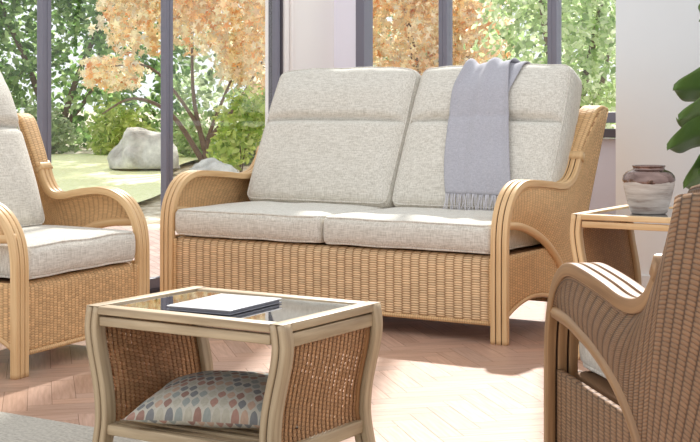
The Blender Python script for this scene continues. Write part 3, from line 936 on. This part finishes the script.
def tree(name, label, cat, base, blobs, count, L, W, kind, cols, seed, branches=(), group=None, trunk=.05):
    rnd = random.Random(seed)
    root = thing(name, label, cat, base, TH, group)
    me = foliage_mesh(blobs, count, L, W, kind, cols, rnd)
    me.materials.append(M['leafy'])
    o = bpy.data.objects.new('foliage', me); COL.objects.link(o); o.parent = root
    bm = BM()
    if not branches:
        branches = []
        for b in blobs[:4]:
            branches.append([(0, 0, -.05), (b[0]*.3, b[1]*.3, b[2]*.35), (b[0]*.8, b[1]*.8, b[2]*.8), (b[0], b[1], b[2]+.3*b[5])])
    for br in branches:
        sweep(bm, catmull(br, 5), circ(trunk, 7), scale=lambda t: 1-.8*t)
    link('stems', bm, M['bark'], root)
    return root
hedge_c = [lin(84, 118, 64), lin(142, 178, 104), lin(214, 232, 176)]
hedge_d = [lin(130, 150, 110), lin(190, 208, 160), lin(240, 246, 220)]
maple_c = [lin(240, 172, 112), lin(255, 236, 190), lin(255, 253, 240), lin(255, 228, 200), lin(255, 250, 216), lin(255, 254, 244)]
lime_c  = [lin(150, 180, 90), lin(210, 224, 130), lin(240, 244, 180)]
pale_c  = [lin(150, 178, 116), lin(212, 230, 176), lin(250, 253, 232)]
B = lambda *a: a
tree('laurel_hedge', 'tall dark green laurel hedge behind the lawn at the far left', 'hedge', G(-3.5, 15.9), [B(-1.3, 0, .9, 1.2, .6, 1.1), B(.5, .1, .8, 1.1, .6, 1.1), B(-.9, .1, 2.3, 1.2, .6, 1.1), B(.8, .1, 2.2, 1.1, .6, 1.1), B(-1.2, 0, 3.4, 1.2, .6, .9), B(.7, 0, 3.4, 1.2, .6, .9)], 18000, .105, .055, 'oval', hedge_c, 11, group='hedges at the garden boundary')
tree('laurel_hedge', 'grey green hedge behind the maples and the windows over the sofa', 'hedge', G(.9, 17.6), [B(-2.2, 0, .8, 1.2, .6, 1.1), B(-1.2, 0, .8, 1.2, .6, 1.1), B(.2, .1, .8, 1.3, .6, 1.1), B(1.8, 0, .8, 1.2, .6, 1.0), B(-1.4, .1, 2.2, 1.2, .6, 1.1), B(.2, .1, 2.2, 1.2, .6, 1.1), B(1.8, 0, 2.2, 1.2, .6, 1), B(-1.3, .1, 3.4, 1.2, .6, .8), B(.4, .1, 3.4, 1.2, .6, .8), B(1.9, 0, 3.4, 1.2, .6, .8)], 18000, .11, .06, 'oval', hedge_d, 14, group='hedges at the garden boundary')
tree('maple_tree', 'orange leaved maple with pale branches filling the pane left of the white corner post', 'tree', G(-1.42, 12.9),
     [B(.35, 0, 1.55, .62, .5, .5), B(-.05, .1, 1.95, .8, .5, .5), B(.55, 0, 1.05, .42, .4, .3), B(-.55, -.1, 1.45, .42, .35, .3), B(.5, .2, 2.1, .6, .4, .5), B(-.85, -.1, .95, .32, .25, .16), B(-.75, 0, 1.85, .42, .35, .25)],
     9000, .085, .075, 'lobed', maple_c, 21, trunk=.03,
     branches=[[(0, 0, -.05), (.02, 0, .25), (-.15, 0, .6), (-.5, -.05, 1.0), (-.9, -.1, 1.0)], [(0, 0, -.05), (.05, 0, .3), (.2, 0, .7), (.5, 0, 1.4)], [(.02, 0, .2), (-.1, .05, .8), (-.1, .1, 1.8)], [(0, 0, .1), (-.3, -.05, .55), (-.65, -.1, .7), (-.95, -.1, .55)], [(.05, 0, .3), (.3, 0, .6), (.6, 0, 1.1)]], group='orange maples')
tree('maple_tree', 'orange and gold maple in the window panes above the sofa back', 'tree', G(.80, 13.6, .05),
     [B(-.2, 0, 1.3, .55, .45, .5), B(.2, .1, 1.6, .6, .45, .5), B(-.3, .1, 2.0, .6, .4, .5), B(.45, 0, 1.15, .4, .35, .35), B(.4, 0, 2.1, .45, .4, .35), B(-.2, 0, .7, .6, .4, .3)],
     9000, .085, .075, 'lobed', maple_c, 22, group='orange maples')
tree('garden_tree', 'pale green small-leaved tree in the right-hand window pane beside the white wall', 'tree', G(1.78, 11.0, .08),
     [B(-.1, 0, 1.3, .6, .5, .55), B(.35, .1, 1.75, .6, .5, .5), B(-.25, .1, 1.9, .5, .45, .5), B(.35, 0, 1.0, .5, .4, .4), B(-.1, 0, .6, .6, .4, .4)],
     6500, .068, .038, 'oval', pale_c, 23)
tree('garden_shrub', 'yellow green shrub under the maple next to the left sofa arm', 'shrub', G(-1.0, 12.2),
     [B(0, 0, .45, .24, .22, .30), B(.12, 0, .62, .2, .2, .22), B(-.12, .05, .25, .18, .2, .18)], 900, .08, .04, 'oval', lime_c, 24, trunk=.008)
k = 0
for a, d, hgt, lab in ((-4.2, 14.6, .55, 'low grey green shrub at the back of the lawn, far left'), (-3.35, 14.6, .62, 'leafy low shrub at the back of the lawn, under the hedge'),
                       (-2.5, 14.5, .66, 'bright green low shrub at the back of the lawn, near the boulder'), (-1.75, 14.3, .5, 'pale low shrub directly behind the large boulder'), (-1.15, 13.9, .4, 'small pale plant between the boulders')):
    tree('garden_shrub', lab, 'shrub', G(a, d), [B(0, 0, hgt*.45, .28, .22, hgt*.5), B(.14, 0, hgt*.35, .2, .2, hgt*.4), B(-.15, .05, hgt*.4, .2, .2, hgt*.45)], 1000, .085, .035, 'oval', (pale_c, hedge_d, lime_c)[k % 3], 30+k, trunk=.008, group='low shrubs along the lawn')
    k += 1

# ------------------------------------------------------------------ light and camera
w = bpy.data.worlds.new('sky'); scn.world = w; w.use_nodes = True
bg = w.node_tree.nodes['Background']; bg.inputs[0].default_value = (.93, .96, 1.0, 1); bg.inputs[1].default_value = 1.18
sd = bpy.data.lights.new('sun', 'SUN'); sd.energy = 6.3; sd.angle = radians(1.6); sd.color = (1, .965, .93)
so = bpy.data.objects.new('sun', sd); COL.objects.link(so); so.location = (-3, 8, 6)
so.rotation_euler = Vector((.455, -1.04, -1.0)).to_track_quat('-Z', 'Y').to_euler()

cd = bpy.data.cameras.new('camera'); co = bpy.data.objects.new('camera', cd); COL.objects.link(co)
co.location = CAM; co.rotation_euler = (radians(90), 0, TH)
cd.sensor_width = 36; cd.lens = 36*1339/700; cd.shift_y = -(221-112)/700
cd.clip_start = .05
scn.camera = co
scn.view_settings.view_transform = 'Standard'
scn.view_settings.look = 'None'
scn.view_settings.exposure = 0.13
